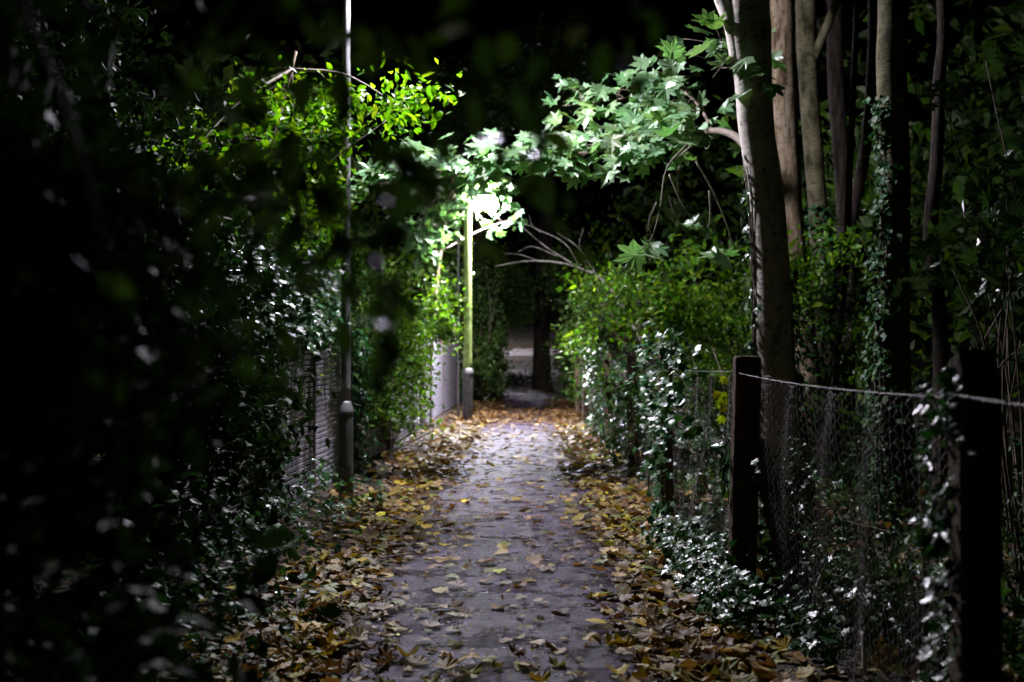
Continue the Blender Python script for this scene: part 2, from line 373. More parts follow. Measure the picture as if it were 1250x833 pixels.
# ================================================================== FENCES
SQ = np.array([(-1, -.8), (-.8, -1), (.8, -1), (1, -.8), (1, .8), (.8, 1), (-.8, 1), (-1, .8)])
def chain_panel(mb, x0, y0, x1, y1, z0, z1, pitch, r, lean=.0, side=-1):
    Ln = math.hypot(x1 - x0, y1 - y0); n = int(Ln / pitch); step = pitch / 2; m_ = int((z1 - z0) / step)
    ph = rng.random(4) * 6
    j = np.arange(m_ + 1)
    A = np.array([(0, 1), (-.87, -.5), (.87, -.5)]) * r
    T0 = []
    for q in range(m_):
        for a in range(3):
            b_ = (a + 1) % 3; T0 += [(q * 3 + a, q * 3 + b_, q * 3 + 3 + b_), (q * 3 + a, q * 3 + 3 + b_, q * 3 + 3 + a)]
    T0 = np.array(T0)
    for i in range(n):
        uu = i * pitch + np.where(j % 2 == (i % 2), 0, step * 1.04) ; f = uu / Ln
        zz = z0 + j * step
        sag = (np.sin(f * math.pi)) * (.05 * np.sin(zz * 3 + ph[0]) + .012 * np.sin(f * 14 + ph[1]) + .02 * np.sin(f * 31 + zz * 5)) * side
        dz = -.05 * np.sin(f * math.pi) * (zz - z0) / (z1 - z0) + .012 * np.sin(f * 25 + ph[2])
        off = np.where(j % 2 == 0, .003, -.003) + sag
        P = np.stack([x0 + (x1 - x0) * f + off, y0 + (y1 - y0) * f, zz + dz], 1)
        V = P[:, None] + np.stack([np.zeros(3), A[:, 0], A[:, 1]], 1)[None] * 1.0 + np.stack([A[:, 1], np.zeros(3), np.zeros(3)], 1)[None] * .8
        mb.add(V.reshape(-1, 3), T0)
def twisted(mb, a, b, sag, r=.0014, barbs=True):
    a = np.array(a); b = np.array(b); L_ = np.linalg.norm(b - a); n = int(L_ / .02); f = np.linspace(0, 1, n)
    base = a + (b - a) * f[:, None]; base[:, 2] -= 4 * sag * f * (1 - f)
    for ph in (0, math.pi):
        w = np.stack([np.cos(f * L_ * 75 + ph), np.zeros(n), np.sin(f * L_ * 75 + ph)], 1) * r * 1.2
        mb.tube(base + w, r, 4)
    if barbs:
        for q in np.arange(.06, L_, .14):
            p = base[min(n - 1, int(q / L_ * n))]
            for _ in range(2):
                d = unit(rng.normal(0, 1, 3)) * .014; mb.tube([p - d, p + d], r * .8, 3)
fr = thing('chain_link_fence', 'rusty chain link fence on dark posts along the right side of the path', 'fence', (1.28, 7.13, 0))
RP = [0.15, 3.56, 7.13, 10.7, 14.2, 17.8, 21.4, 25.0, 28.6]
def rx(y): return 1.29 + .012 * math.sin(y)
for k, y in enumerate(RP):
    r0 = (.062 if k == 1 else .075) if k < 3 else .06
    x = rx(y) + (.06 if k == 1 else 0); lean = rng.normal(0, .012, 2)
    hh = [1.46, 1.46, 1.475, 1.46, 1.47, 1.45, 1.45, 1.45, 1.45][k]
    zs = np.linspace(-.1, hh - .012, 26)
    mb = MB(); mb.tube([(x + lean[0] * z, y + lean[1] * z, z) for z in zs] + [(x + lean[0] * hh, y, hh)], [r0] * 26 + [r0 * .86], profile=SQ, bump=.022); o = mb.build('post', M['wood'], fr, smooth=False)
    if k + 1 < len(RP):
        y1 = RP[k + 1]; mb = MB(); far = y > 12
        chain_panel(mb, x + .08, y + .02, rx(y1) + .08, y1 - .02, .03, 1.40, .05 if not far else .065, .0026 if not far else .0034)
        mb.build('wire_mesh', M['rustwire'], fr)
        mb = MB(); twisted(mb, (x - .03, y + .08, 1.36) if k == 1 else (x - .03, y + .08, 1.385), (rx(y1) - .03, y1 - .08, 1.375), .02, .0012); mb.build('top_wire', M['rustwire'], fr)
mb = MB(); mb.tube(spline([(rx(7.13) + .075, 7.02, .98), (rx(7.13) + .30, 6.93, -.05)], 14), .05, profile=SQ, bump=.03); mb.build('brace', M['wood'], fr, smooth=False)

fl = thing('slatted_fence', 'grey horizontally slatted fence half buried in ivy behind the near lamp post', 'fence', (-2.2, 12, 0))
LP = [7.5, 9.9, 12.3, 14.7, 18.4, 22.0, 25.6, 29.0, 31.4, 33.8]
def lxf(y): return -2.22 + .012 * (y - 12)
SLAT = np.array([(-.9, -.1), (-.7, -.5), (.7, -.5), (.9, -.1), (.9, .1), (.7, .5), (-.7, .5), (-.9, .1)])
for k, y in enumerate(LP):
    x = lxf(y); mb = MB(); mb.tube([(x, y, z) for z in np.linspace(-.1, 1.78, 20)] + [(x, y, 1.8)], [.05] * 20 + [.04], profile=SQ, bump=.02); mb.build('post', M['wood'], fl, smooth=False)
    if k + 1 < len(LP):
        y1 = LP[k + 1]; mb = MB(); xa, xb = x + .03, lxf(y1) + .03
        for z in np.arange(.05, 1.72, .056):
            f = np.linspace(0, 1, 7); Q = np.stack([xa + (xb - xa) * f + rng.normal(0, .0018, 7), y + .052 + (y1 - y - .104) * f, z + rng.normal(0, .0015, 7)], 1)
            mb.tube(Q, .0235, profile=np.array([(p[1] * .35, p[0]) for p in SLAT]), up=(1, 0, 0))
        for f in (.33, .67): mb.tube([(xa + (xb - xa) * f - .022, y + (y1 - y) * f, z) for z in (.03, .9, 1.74)], .013, profile=SQ, up=(1, 0, 0))
        mb.build('slat_panel', M['slat'], fl, smooth=False)

# ================================================================== TREES
def trunk_mesh(mb, pts, w, sides=18, n=40, rough=.02):
    P = spline(pts, n); r = np.interp(np.linspace(0, 1, n), np.linspace(0, 1, len(w)), w) / 2
    mb.tube(P, r, sides, bump=0)
    V = mb.V[-1]; q = V[:n * sides].reshape(n, sides, 3); c = P[:, None]
    a = np.arange(sides) / sides * 2 * math.pi; zz = P[:, 2][:, None]
    ph = rng.random(6) * 6
    d = 1 + rough * (np.sin(2 * a + zz * 1.1 + ph[0]) + .8 * np.sin(3 * a - zz * 2.3 + ph[1]) + .7 * np.sin(zz * 7 + a + ph[2]) + .5 * np.sin(zz * 15 + 2 * a + ph[3]))
    q[:] = c + (q - c) * d[..., None]
    return P, r
def crown(t, blobs, tm, size, pal, mat, upw=.6, clump=16, spread=.28):
    P, C = blob_points(blobs, clump, spread); nr, tp = orient(len(P), upw)
    leaves('crown', tm, P, nr, tp, size * np.exp(rng.normal(0, .2, len(P))), pal, mat, t); return C
def tree(label, trunk_px, Y, widths_px, mat, top_h, crown_n=900, name='woodland_tree', lean=(0, 0), group='trees in the wood', csize=.16):
    """trunk measured on the photograph at distance Y, carried on above the frame to top_h with limbs and a crown"""
    pts = [at(px, py, Y) for px, py in trunk_px]; b = pts[0].copy(); b[2] = float(gz(b[0], b[1])) - .05; b[0] += (pts[0][0] - pts[1][0]) * .3
    pts = [b] + pts; w = [widths_px[0] * 1.25 / FPX * Y] + [q / FPX * Y for q in widths_px]
    tip = pts[-1] + np.array([lean[0], lean[1], top_h - pts[-1][2]])
    pts = pts + [(pts[-1] + tip) / 2 + rng.normal(0, .12, 3), tip]; w = w + [w[-1] * .75, .04]
    t = thing(name, label, 'tree', (b[0], b[1], b[2] + .05), group)
    mb = MB(); P, r = trunk_mesh(mb, pts, w, n=60); mb.build('trunk', mat, t)
    C = crown(t, [(tip[0], tip[1], tip[2] - .3, 1.9, 1.9, 1.5, crown_n), (tip[0] - .8, tip[1] + .6, tip[2] - 1.4, 1.5, 1.5, .9, crown_n // 2), (tip[0] + .9, tip[1] - .5, tip[2] - 1.2, 1.4, 1.4, .8, crown_n // 2)], T_TWO, csize, GREEN, M['maple'])
    mb = MB(); hi = np.where(P[:, 2] > max(5.0, top_h * .55))[0]
    for q in C[rng.permutation(len(C))[:9]]:
        i = hi[rng.integers(0, len(hi) - 2)]; mb.tube(spline([P[i], (P[i] + q) / 2 + [0, 0, .25], q], 8), np.linspace(max(.02, r[i] * .5), .008, 8), 6)
    mb.build('limb', mat, t)
    return t, P, r
def climb(label, P, r, zlo, zhi, n, a0, spread, size=.07, bulge=.06, mat=None, pal=IVYC, name='climbing_ivy'):
    """ivy on a trunk: leaves hung round the bark between two heights, centred on bearing a0"""
    i0 = int(np.argmin(np.abs(P[:, 2] - zlo))); b = P[i0]
    t = thing(name, label, 'ivy', (b[0], b[1], max(0, zlo)))
    z = zlo + (zhi - zlo) * rng.random(n) ** 1.15
    a = a0 + rng.normal(0, spread, n)
    cx = np.interp(z, P[:, 2], P[:, 0]); cy_ = np.interp(z, P[:, 2], P[:, 1]); rr_ = np.interp(z, P[:, 2], r)
    d = np.stack([np.cos(a), np.sin(a), np.zeros(n)], 1); rad = rr_ + .012 + np.abs(rng.normal(0, bulge, n))
    pos = np.stack([cx, cy_, z], 1) + d * rad[:, None]
    nr = unit(d + rng.normal(0, .45, (n, 3)) + [0, 0, .35]); tp = np.array([0, 0, -1.]) + rng.normal(0, .5, (n, 3))
    leaves('foliage', T_IVY, pos, nr, tp, size * np.exp(rng.normal(0, .22, n)), pal, mat or M['ivy'], t, .2)
    mb = MB()
    for _ in range(4):
        aa = a0 + rng.normal(0, spread * .6); zz = np.linspace(zlo, zhi * .96, 16); aa = aa + np.cumsum(rng.normal(0, .09, 16))
        Q = np.stack([np.interp(zz, P[:, 2], P[:, 0]) + np.cos(aa) * (np.interp(zz, P[:, 2], r) + .008), np.interp(zz, P[:, 2], P[:, 1]) + np.sin(aa) * (np.interp(zz, P[:, 2], r) + .008), zz], 1)
        mb.tube(Q, np.linspace(.010, .004, 16), 5)
    mb.build('stem', M['stem'], t); return t

# T1: the nearest pale trunk, with the fork and the long maple branch reaching over the path
Y1 = 10.0
t1 = thing('maple_tree', 'nearest tree, pale smooth trunk lit along its left edge with long leafy branch', 'tree', (*at(950, 640, Y1)[:2], 0))
pts = [at(955, 650, Y1) - [0, 0, .1], at(950, 560, Y1), at(944, 440, Y1), at(941, 330, Y1), at(935, 240, Y1), at(924, 160, Y1), at(919, 90, Y1), at(916, 40, Y1), at(916, -10, Y1), at(925, -120, Y1), at(940, -320, Y1), at(950, -560, Y1)]
mb = MB(); P1, r1 = trunk_mesh(mb, pts, [.54, .40, .325, .305, .295, .30, .32, .36, .33, .24, .16, .04], n=70, sides=22, rough=.012)
mb.build('trunk', M['bark_pale'], t1)
mb = MB(); mb.tube(spline([at(908, 75, Y1), at(897, 30, Y1), at(880, -8, Y1 + .1), at(850, -90, Y1 + .4), at(800, -260, Y1 + .8)], 18), np.linspace(.115, .03, 18), 14); mb.build('limb', M['bark_pale'], t1)
brP = spline([at(912, 180, 10), at(895, 165, 10.5), at(870, 160, 11.3), at(835, 168, 12.1), at(790, 165, 12.6), at(730, 185, 12.9), at(670, 190, 13.1), at(610, 200, 13.2), at(550, 215, 13.2), at(480, 225, 13.0)], 40)
mb = MB(); mb.tube(brP, np.linspace(.038, .007, 40), 8)
br2 = spline([at(870, 160, 11.3), at(850, 125, 12.2), at(820, 108, 12.9), at(760, 120, 13.5), at(700, 128, 13.8)], 24)
mb.tube(br2, np.linspace(.018, .005, 24), 6)
br3 = spline([at(905, 50, 10), at(890, 70, 10.2), at(870, 95, 10.4)], 10); mb.tube(br3, np.linspace(.014, .005, 10), 6)
tw = []
for base, k in ((brP, 95), (br2, 30), (br3, 7)):
    for _ in range(k):
        i = (min(len(base) - 1, int(9 + 31 * rng.random() ** .75)) if base is brP else rng.integers(2, len(base))); p = base[i]
        if base is brP and i < 9: continue
        q = p + np.array([rng.normal(-.12, .22), rng.normal(0, .22), rng.normal(.05, .15)]); tw.append(q)
        mb.tube(spline([p, (p + q) / 2 + [0, 0, .04], q], 6), np.linspace(.005, .0025, 6), 4)
mb.build('branch', M['stem'], t1)
# hanging bare twigs
mb = MB(); hang = []
for pl in ([(838, 175), (812, 200), (805, 250), (795, 290), (775, 310)], [(800, 250), (795, 275), (800, 300)], [(845, 195), (870, 235), (890, 290), (880, 310)], [(815, 215), (835, 250), (852, 275)],
           [(845, 180), (835, 190), (820, 200)], [(870, 235), (868, 262), (862, 285)], [(830, 205), (828, 225), (832, 245)], [(812, 240), (822, 262), (838, 280)]):
    Q = spline([at(a, b_, 10.5) + rng.normal(0, .02, 3) for a, b_ in pl], 14); mb.tube(Q, np.linspace(.010, .004, 14), 5); hang.append(Q[-1])
mb.build('hanging_twig', M['vine'], t1)
tw = np.array(tw); pos = np.repeat(tw, 4, axis=0) + rng.normal(0, .10, (len(tw) * 4, 3))
hl = np.array(hang[:4]); pos = np.concatenate([pos, np.repeat(hl, 3, axis=0) + rng.normal(0, .05, (12, 3))])
n = len(pos); nr = unit(np.array([-.15, -.6, .75]) + rng.normal(0, .38, (n, 3))); tp = rng.normal(0, .6, (n, 3)) + [-.5, -.4, -.5]
leaves('foliage', T_MAPLE, pos, nr, tp, rng.normal(.20, .045, n).clip(.09, .29), MAPLEC, M['maple'], t1, .22)
crown(t1, [(2.3, 10, 7.2, 2.4, 2.2, 1.8, 1400), (.9, 10.8, 7.3, 1.6, 1.6, 1.1, 700)], T_TWO, .18, GREEN, M['maple'])
climb('ivy strip climbing the left edge of the nearest pale trunk', P1, r1, .1, 3.2, 170, R(176), .22, .055, .03)
climb('ivy climbing the shaded right edge of the nearest pale trunk', P1, r1, .1, 2.2, 300, R(-5), .3, .06, .03)

t2, P2, r2 = tree('thick tan trunk with flaking bark just right of the nearest pale trunk', [(985, 560), (978, 440), (968, 330), (962, 250), (956, 170), (953, 90), (953, 0)], 15.5, [46, 40, 36, 35, 38, 38, 36], M['bark_tan'], 9.5)
t3, P3, r3 = tree('slimmer straight trunk third from the path, bare above and wrapped in ivy below', [(1006, 560), (1004, 420), (998, 260), (988, 120), (984, 0)], 17, [28, 26, 22, 24, 26], M['bark_moss'], 10)
t4, P4, r4 = tree('dark mossy trunk with ivy up its left side, right of the slim straight one', [(1090, 560), (1088, 430), (1090, 330), (1092, 200), (1088, 90), (1090, 0)], 10.3, [46, 42, 36, 34, 36, 36], M['bark_moss'], 9)
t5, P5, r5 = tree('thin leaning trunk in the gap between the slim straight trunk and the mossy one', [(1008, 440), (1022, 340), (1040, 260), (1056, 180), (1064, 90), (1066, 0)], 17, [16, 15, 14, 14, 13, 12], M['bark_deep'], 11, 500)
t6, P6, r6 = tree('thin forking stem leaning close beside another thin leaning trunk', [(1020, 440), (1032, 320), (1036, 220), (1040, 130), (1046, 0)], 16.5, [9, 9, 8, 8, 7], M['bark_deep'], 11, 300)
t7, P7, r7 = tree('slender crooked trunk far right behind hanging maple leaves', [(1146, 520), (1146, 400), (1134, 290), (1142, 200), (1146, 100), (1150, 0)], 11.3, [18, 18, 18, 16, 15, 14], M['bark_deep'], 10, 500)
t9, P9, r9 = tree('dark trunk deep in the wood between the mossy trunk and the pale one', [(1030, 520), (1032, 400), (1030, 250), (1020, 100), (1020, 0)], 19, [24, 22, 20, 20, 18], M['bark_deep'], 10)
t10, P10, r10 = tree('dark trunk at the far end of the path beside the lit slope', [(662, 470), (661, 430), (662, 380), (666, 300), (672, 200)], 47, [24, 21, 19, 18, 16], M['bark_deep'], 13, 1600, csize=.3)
climb('leafy ivy mass wrapped round the slim straight trunk', P3, r3, .1, 3.6, 900, R(-70), 1.1, .07, .09, M['dullivy'])
climb('ivy strip climbing the left side of the dark mossy trunk', P4, r4, .1, 3.7, 800, R(205), .5, .055, .05, M['dullivy'])
climb('dark ivy on the foot of the thick tan trunk', P2, r2, .1, 2.0, 420, R(-140), .8, .06, .06)
# left and back trees
tree('distant dark trunk left of the lit slope', [(590, 470), (588, 400), (586, 300), (584, 200)], 50, [16, 15, 14, 13], M['bark_dark'], 13, 1500, csize=.3)

# ================================================================== SHRUBS, HEDGES
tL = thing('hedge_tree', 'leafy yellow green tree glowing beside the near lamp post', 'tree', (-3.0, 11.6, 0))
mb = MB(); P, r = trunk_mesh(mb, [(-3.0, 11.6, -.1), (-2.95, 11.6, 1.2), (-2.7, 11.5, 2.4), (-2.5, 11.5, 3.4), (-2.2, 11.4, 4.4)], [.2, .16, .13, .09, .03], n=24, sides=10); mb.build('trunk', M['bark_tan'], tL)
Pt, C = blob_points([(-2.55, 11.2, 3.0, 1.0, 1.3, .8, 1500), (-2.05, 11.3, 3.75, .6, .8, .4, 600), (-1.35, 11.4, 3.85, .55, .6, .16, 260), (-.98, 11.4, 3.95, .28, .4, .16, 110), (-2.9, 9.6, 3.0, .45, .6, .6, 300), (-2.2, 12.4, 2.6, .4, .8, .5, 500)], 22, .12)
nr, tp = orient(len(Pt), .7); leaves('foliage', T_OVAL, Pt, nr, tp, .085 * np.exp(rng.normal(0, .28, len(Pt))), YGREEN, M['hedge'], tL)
mb = MB()
for q in C[rng.permutation(len(C))[:36]]:
    i = rng.integers(8, 23); mb.tube(spline([P[i], (P[i] + q) / 2 + [0, 0, .12], q], 8), np.linspace(.018, .004, 8), 5)
mb.build('limb', M['stem'], tL)

hg = 'hedge shrubs along the left side'
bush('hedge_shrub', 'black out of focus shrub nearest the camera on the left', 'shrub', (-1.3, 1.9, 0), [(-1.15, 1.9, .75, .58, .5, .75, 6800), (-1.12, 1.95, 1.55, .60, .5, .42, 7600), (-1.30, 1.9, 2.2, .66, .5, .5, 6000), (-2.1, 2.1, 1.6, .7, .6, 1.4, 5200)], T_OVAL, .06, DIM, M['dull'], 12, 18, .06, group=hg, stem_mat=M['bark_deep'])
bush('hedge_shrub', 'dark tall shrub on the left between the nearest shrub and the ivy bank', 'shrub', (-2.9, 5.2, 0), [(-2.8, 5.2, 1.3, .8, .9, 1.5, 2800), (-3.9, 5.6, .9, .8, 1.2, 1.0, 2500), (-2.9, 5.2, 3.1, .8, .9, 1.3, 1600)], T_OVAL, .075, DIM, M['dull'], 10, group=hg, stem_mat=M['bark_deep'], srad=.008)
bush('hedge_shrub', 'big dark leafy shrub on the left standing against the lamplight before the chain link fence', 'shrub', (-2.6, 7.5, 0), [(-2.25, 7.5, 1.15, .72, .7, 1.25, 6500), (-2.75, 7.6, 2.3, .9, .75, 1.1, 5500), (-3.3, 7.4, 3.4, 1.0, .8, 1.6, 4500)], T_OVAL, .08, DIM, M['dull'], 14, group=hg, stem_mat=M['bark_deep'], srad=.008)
bush('hedge_shrub', 'dark hedge behind the left fence beside the near lamp post', 'shrub', (-3.2, 12, 0), [(-4.3, 7.0, 1.0, .8, 2.5, 1.3, 1500), (-3.1, 10.4, 1.0, .55, 1.5, 1.1, 1800), (-3.1, 13.5, 1.1, .6, 1.8, 1.2, 1800)], T_OVAL, .10, GREEN, M['hedge'], 8, group=hg)
bush('hedge_shrub', 'bushy ivy hedge spilling over the left fence between the two lamp posts', 'shrub', (-2.0, 17.5, 0), [(-2.15, 16.3, 1.25, .5, 1.3, 1.0, 2400), (-2.1, 19, 1.3, .55, 1.8, 1.1, 2600), (-2.3, 17.5, 2.4, .6, 2.0, .7, 1600), (-2.15, 22, 1.3, .35, 1.5, 1.2, 1400), (-1.75, 24.6, 2.3, .38, .6, .8, 900)], T_OVAL, .10, GREEN + YGREEN[:2], M['hedge'], 14, group=hg)
bush('hedge_shrub', 'dark green bush just beyond the pale green lamp post', 'shrub', (-1.2, 35, 0), [(-1.05, 35.5, 1.3, .42, 1.6, 1.4, 1700), (-1.5, 36, 3.4, .8, 2.0, 1.2, 1300), (-2.3, 31, 3.0, .7, 1.5, .8, 700)], T_OVAL, .13, GREEN, M['hedge'], 10, group=hg)
bush('hedge_shrub', 'dark bush narrowing the left side of the path near its far end', 'shrub', (-1.9, 38, 0), [(-1.9, 36, 1.3, .9, 2.5, 1.7, 2000), (-1.95, 43, 1.6, .9, 3.0, 2.0, 2000), (-1.6, 41, 4.3, 1.3, 3.0, 1.2, 1200), (-1.15, 44, 1.2, .5, 1.5, 1.4, 1200), (-.3, 44.5, 3.5, 1.0, 1.0, 1.25, 1500)], T_OVAL, .16, GREEN, M['hedge'], 10, group=hg)
def sprays(x0, x1, y0, y1, z0, z1, k, n):
    out = []
    for _ in range(k):
        z = z0 + (z1 - z0) * rng.random() ** .8; out.append((rng.uniform(x0, x1), rng.uniform(y0, y1), z, rng.uniform(.25, .55), rng.uniform(.25, .55), rng.uniform(.08, .2), int(n * rng.uniform(.6, 1.4))))
    return out
bush('shade_standin_shrub', 'low dark shrub added in place of the shaded ground below the lit slope', 'shrub', (-.4, 52, 0), [(-.5, 52, .25, .7, .5, .3, 500), (.6, 52, .3, .7, .5, .35, 500)], T_OVAL, .12, DIM, M['dull'], 4)  # shrub added to darken the band of shaded ground below the slope
rg_ = 'bushes behind the right fence'
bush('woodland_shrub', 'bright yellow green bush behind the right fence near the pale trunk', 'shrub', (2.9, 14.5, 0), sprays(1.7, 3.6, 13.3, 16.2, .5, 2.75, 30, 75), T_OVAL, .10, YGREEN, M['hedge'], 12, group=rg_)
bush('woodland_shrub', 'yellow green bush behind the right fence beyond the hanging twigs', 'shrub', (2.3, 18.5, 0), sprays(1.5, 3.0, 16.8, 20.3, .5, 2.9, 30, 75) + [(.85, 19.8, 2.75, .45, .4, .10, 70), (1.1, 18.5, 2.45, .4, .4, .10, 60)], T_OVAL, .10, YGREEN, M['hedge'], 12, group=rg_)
bush('woodland_shrub', 'dark green bush deeper in the wood behind the yellow green bushes', 'shrub', (4.2, 18, 0), [(4.2, 18, 1.7, 1.6, 1.8, 1.7, 2500)], T_OVAL, .11, GREEN, M['hedge'], 8, group=rg_)
bush('woodland_shrub', 'green bush leaning over the right edge of the path beyond the fence', 'shrub', (1.5, 29, 0), sprays(1.15, 2.2, 24, 32, .3, 3.2, 46, 70), T_OVAL, .12, GREEN + YGREEN[:1], M['hedge'], 10, group=rg_)
bush('woodland_shrub', 'dark bush narrowing the right side of the path near its far end', 'shrub', (1.9, 40, 0), [(1.85, 38, 1.4, .8, 3.0, 1.7, 2000), (1.9, 44, 1.8, .8, 3.0, 2.2, 1600), (1.6, 41, 4.2, 1.2, 3.0, 1.1, 1200)], T_OVAL, .16, GREEN, M['hedge'], 10, group=rg_)
tm_ = thing('maple_tree', 'young maple whose leaves glow white around the far lamp head', 'tree', (-2.1, 25.9, 0)); mb = MB()
P, r = trunk_mesh(mb, [(-2.1, 25.9, -.1), (-2.05, 25.9, 1.5), (-1.9, 25.9, 3.2), (-1.7, 25.8, 4.6), (-1.5, 25.8, 5.6)], [.16, .13, .10, .07, .02], n=20, sides=9); mb.build('trunk', M['bark_tan'], tm_)
Pt, C = blob_points([(-.85, 25.3, 4.98, .5, .3, .13, 24), (-.75, 25.2, 4.62, .35, .2, .07, 8), (-.5, 26.3, 4.4, .6, .15, .14, 20), (-1.6, 25.6, 4.7, .5, .5, .6, 110), (-2.2, 25.4, 4.0, .6, .6, .6, 120), (-.3, 25.4, 4.9, .35, .4, .2, 40)], 8, .12)
nr, tp = orient(len(Pt), .8); leaves('foliage', T_MAPLE, Pt, nr, tp, .21 * np.exp(rng.normal(0, .2, len(Pt))), MAPLEC, M['maple'], tm_)
mb = MB()
for q in C[:40]:
    i = rng.integers(11, 19); mb.tube(spline([P[i], (P[i] + q) / 2 + [0, 0, .1], q], 8), np.linspace(.02, .004, 8), 5)
mb.build('limb', M['stem'], tm_)
# bare dead shrub whose twigs catch the far lamp
td = thing('dead_shrub', 'bare dead branches reaching toward the far lamp above the right bushes', 'dead shrub', (2.1, 20.5, 0)); mb = MB()
Yd = 20.5
for pl, r0 in (([(790, 430), (745, 350), (700, 325), (650, 318), (605, 326)], .03), ([(705, 325), (665, 300), (628, 268)], .014), ([(680, 312), (650, 300), (632, 308)], .010), ([(712, 330), (690, 300), (660, 280), (640, 272)], .014), ([(660, 285), (650, 276), (646, 262)], .007), ([(735, 345), (705, 305), (680, 285)], .014), ([(655, 318), (635, 312), (615, 310)], .008), ([(720, 335), (708, 300), (712, 280)], .01)):
    P = spline([at(a, b_, Yd) + [0, rng.normal(0, .15), 0] for a, b_ in pl], 12); mb.tube(P, np.linspace(r0, r0 * .3, 12), 5)
b_ = at(790, 430, Yd); mb.tube([(b_[0] + .1, Yd, -.05), b_], [.045, .03], 7); mb.build('branch', M['bark_pale'], td)

# ---- ivy on fences, banks and posts
def ivy_sheet(name, label, base, n, sampler, size, nrm, nj=.45, tm=T_IVY, pal=IVYC, mat=None, stems=None):
    t = thing(name, label, 'ivy', base)
    pos = sampler(n); n = len(pos)
    nr = unit(np.asarray(nrm, float) + rng.normal(0, nj, (n, 3))); tp = rng.normal(0, .55, (n, 3)) + [0, 0, -1]
    leaves('foliage', tm, pos, nr, tp, size * np.exp(rng.normal(0, .25, n)), pal, mat or M['ivy'], t, .2)
    mb = MB(); k = stems if stems is not None else 7
    for _ in range(k):
        q = pos[rng.integers(0, n, 3)]; q = q[np.argsort(q[:, 2])]; a = np.array([q[0][0], q[0][1], max(0.0, q[0][2] - .3)])
        mb.tube(spline([a, q[0], q[1] * .5 + q[0] * .5 + rng.normal(0, .03, 3)], 9), np.linspace(.007, .003, 9), 5); mb.build('stem', M['stem'], t); mb = MB()
    return t
def clumped(n, lo, hi, k, sp):
    c = lo + (hi - lo) * rng.random((k, 3)); return c[rng.integers(0, k, n)] + rng.normal(0, 1, (n, 3)) * sp
A = np.array
ivy_sheet('fence_ivy', 'glossy ivy heaped over the top of the left fence', (-2.15, 10, 0), 3000, lambda n: clumped(n, A([-2.35, 8.2, 1.62]), A([-1.95, 13.6, 2.35]), 150, (.08, .13, .08)), .07, (.4, -.5, .8), .4)
ivy_sheet('fence_ivy', 'ivy strand hanging down the left fence beside its concrete post', (-2.1, 9.9, 0), 700, lambda n: clumped(n, A([-2.18, 9.7, .2]), A([-2.05, 10.3, 1.6]), 50, (.03, .07, .10)), .07, (1, -.2, .4))
ivy_sheet('fence_ivy', 'ivy at the fence right behind the near lamp post', (-2.1, 13.6, 0), 900, lambda n: clumped(n, A([-2.15, 14.0, .1]), A([-1.95, 15.0, 1.7]), 60, (.05, .1, .10)), .075, (1, -.2, .4))
ivy_sheet('ivy_bank', 'glossy low ivy bank on the left verge below the fence', (-1.75, 8.5, 0), 2200, lambda n: (lambda p: p[(p[:, 2] > .02) & (p[:, 2] < .45 * np.clip((-1.15 - p[:, 0]) / .75, .05, 1))])(np.stack([rng.uniform(-2.3, -1.2, n), rng.uniform(6.2, 12.2, n), rng.random(n) * .75], 1)), .06, (.25, .1, 1.0), .5)
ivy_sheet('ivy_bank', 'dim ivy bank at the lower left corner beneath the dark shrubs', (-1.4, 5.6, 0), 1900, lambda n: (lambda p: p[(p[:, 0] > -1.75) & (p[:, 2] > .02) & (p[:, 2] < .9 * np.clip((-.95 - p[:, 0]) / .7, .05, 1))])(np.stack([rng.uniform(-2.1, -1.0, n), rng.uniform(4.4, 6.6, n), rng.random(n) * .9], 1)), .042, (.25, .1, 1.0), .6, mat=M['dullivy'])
ivy_sheet('fence_ivy', 'white glinting ivy tumbling over the right fence beyond the mossy square post', (1.2, 10, 0), 520, lambda n: np.concatenate([clumped(n * 2 // 3, A([1.08, 8.9, .9]), A([1.32, 12.0, 1.62]), 60, (.05, .13, .09)), clumped(n // 3, A([1.1, 9.2, .15]), A([1.22, 11.2, 1.1]), 40, (.04, .08, .10))]), .08, (-.5, -.4, .75))
ivy_sheet('fence_ivy', 'green ivy covering the right fence in the middle distance', (1.15, 17, 0), 1300, lambda n: clumped(n, A([1.10, 12.4, .1]), A([1.35, 25, 1.55]), 60, (.06, .16, .12)), .075, (-.8, -.1, .5), pal=IVYC + GREEN)
ivy_sheet('ivy_bank', 'white glinting ivy creeping along the foot of the right fence', (1.15, 7.4, 0), 1300, lambda n: (lambda p: p[p[:, 2] > .015])(clumped(n, A([1.0, 6.3, .02]), A([1.3, 9.2, .22]), 60, (.06, .10, .05))), .055, (-.4, -.3, .9), .35)
ivy_sheet('post_ivy', 'ivy strand on the right foot of the braced square post', (1.45, 7.0, 0), 420, lambda n: clumped(n, A([1.42, 6.85, .05]), A([1.62, 7.0, .95]), 34, (.05, .05, .07)), .055, (-.45, -.3, .85), .35)
ivy_sheet('ivy_bank', 'glinting ivy on the ground behind the fence at the foot of the braced post', (1.6, 6.5, 0), 900, lambda n: (lambda p: p[p[:, 2] > .015])(clumped(n, A([1.38, 5.6, .02]), A([1.95, 7.3, .28]), 50, (.07, .10, .06))), .055, (-.4, -.3, .9), .4)
ivy_sheet('post_ivy', 'ivy edging the left side of the dark post nearest the camera', (1.27, 3.56, 0), 420, lambda n: clumped(n, A([1.225, 3.49, .1]), A([1.285, 3.70, 1.46]), 42, (.02, .03, .035)), .04, (-.6, -.12, .75), .4, stems=4)
ivy_sheet('post_ivy', 'sparse ivy on the mossy square post by the path', (1.2, 7.13, 0), 90, lambda n: clumped(n, A([1.19, 7.05, .1]), A([1.21, 7.2, .9]), 10, (.012, .04, .06)), .06, (-1, .1, .4), stems=2)
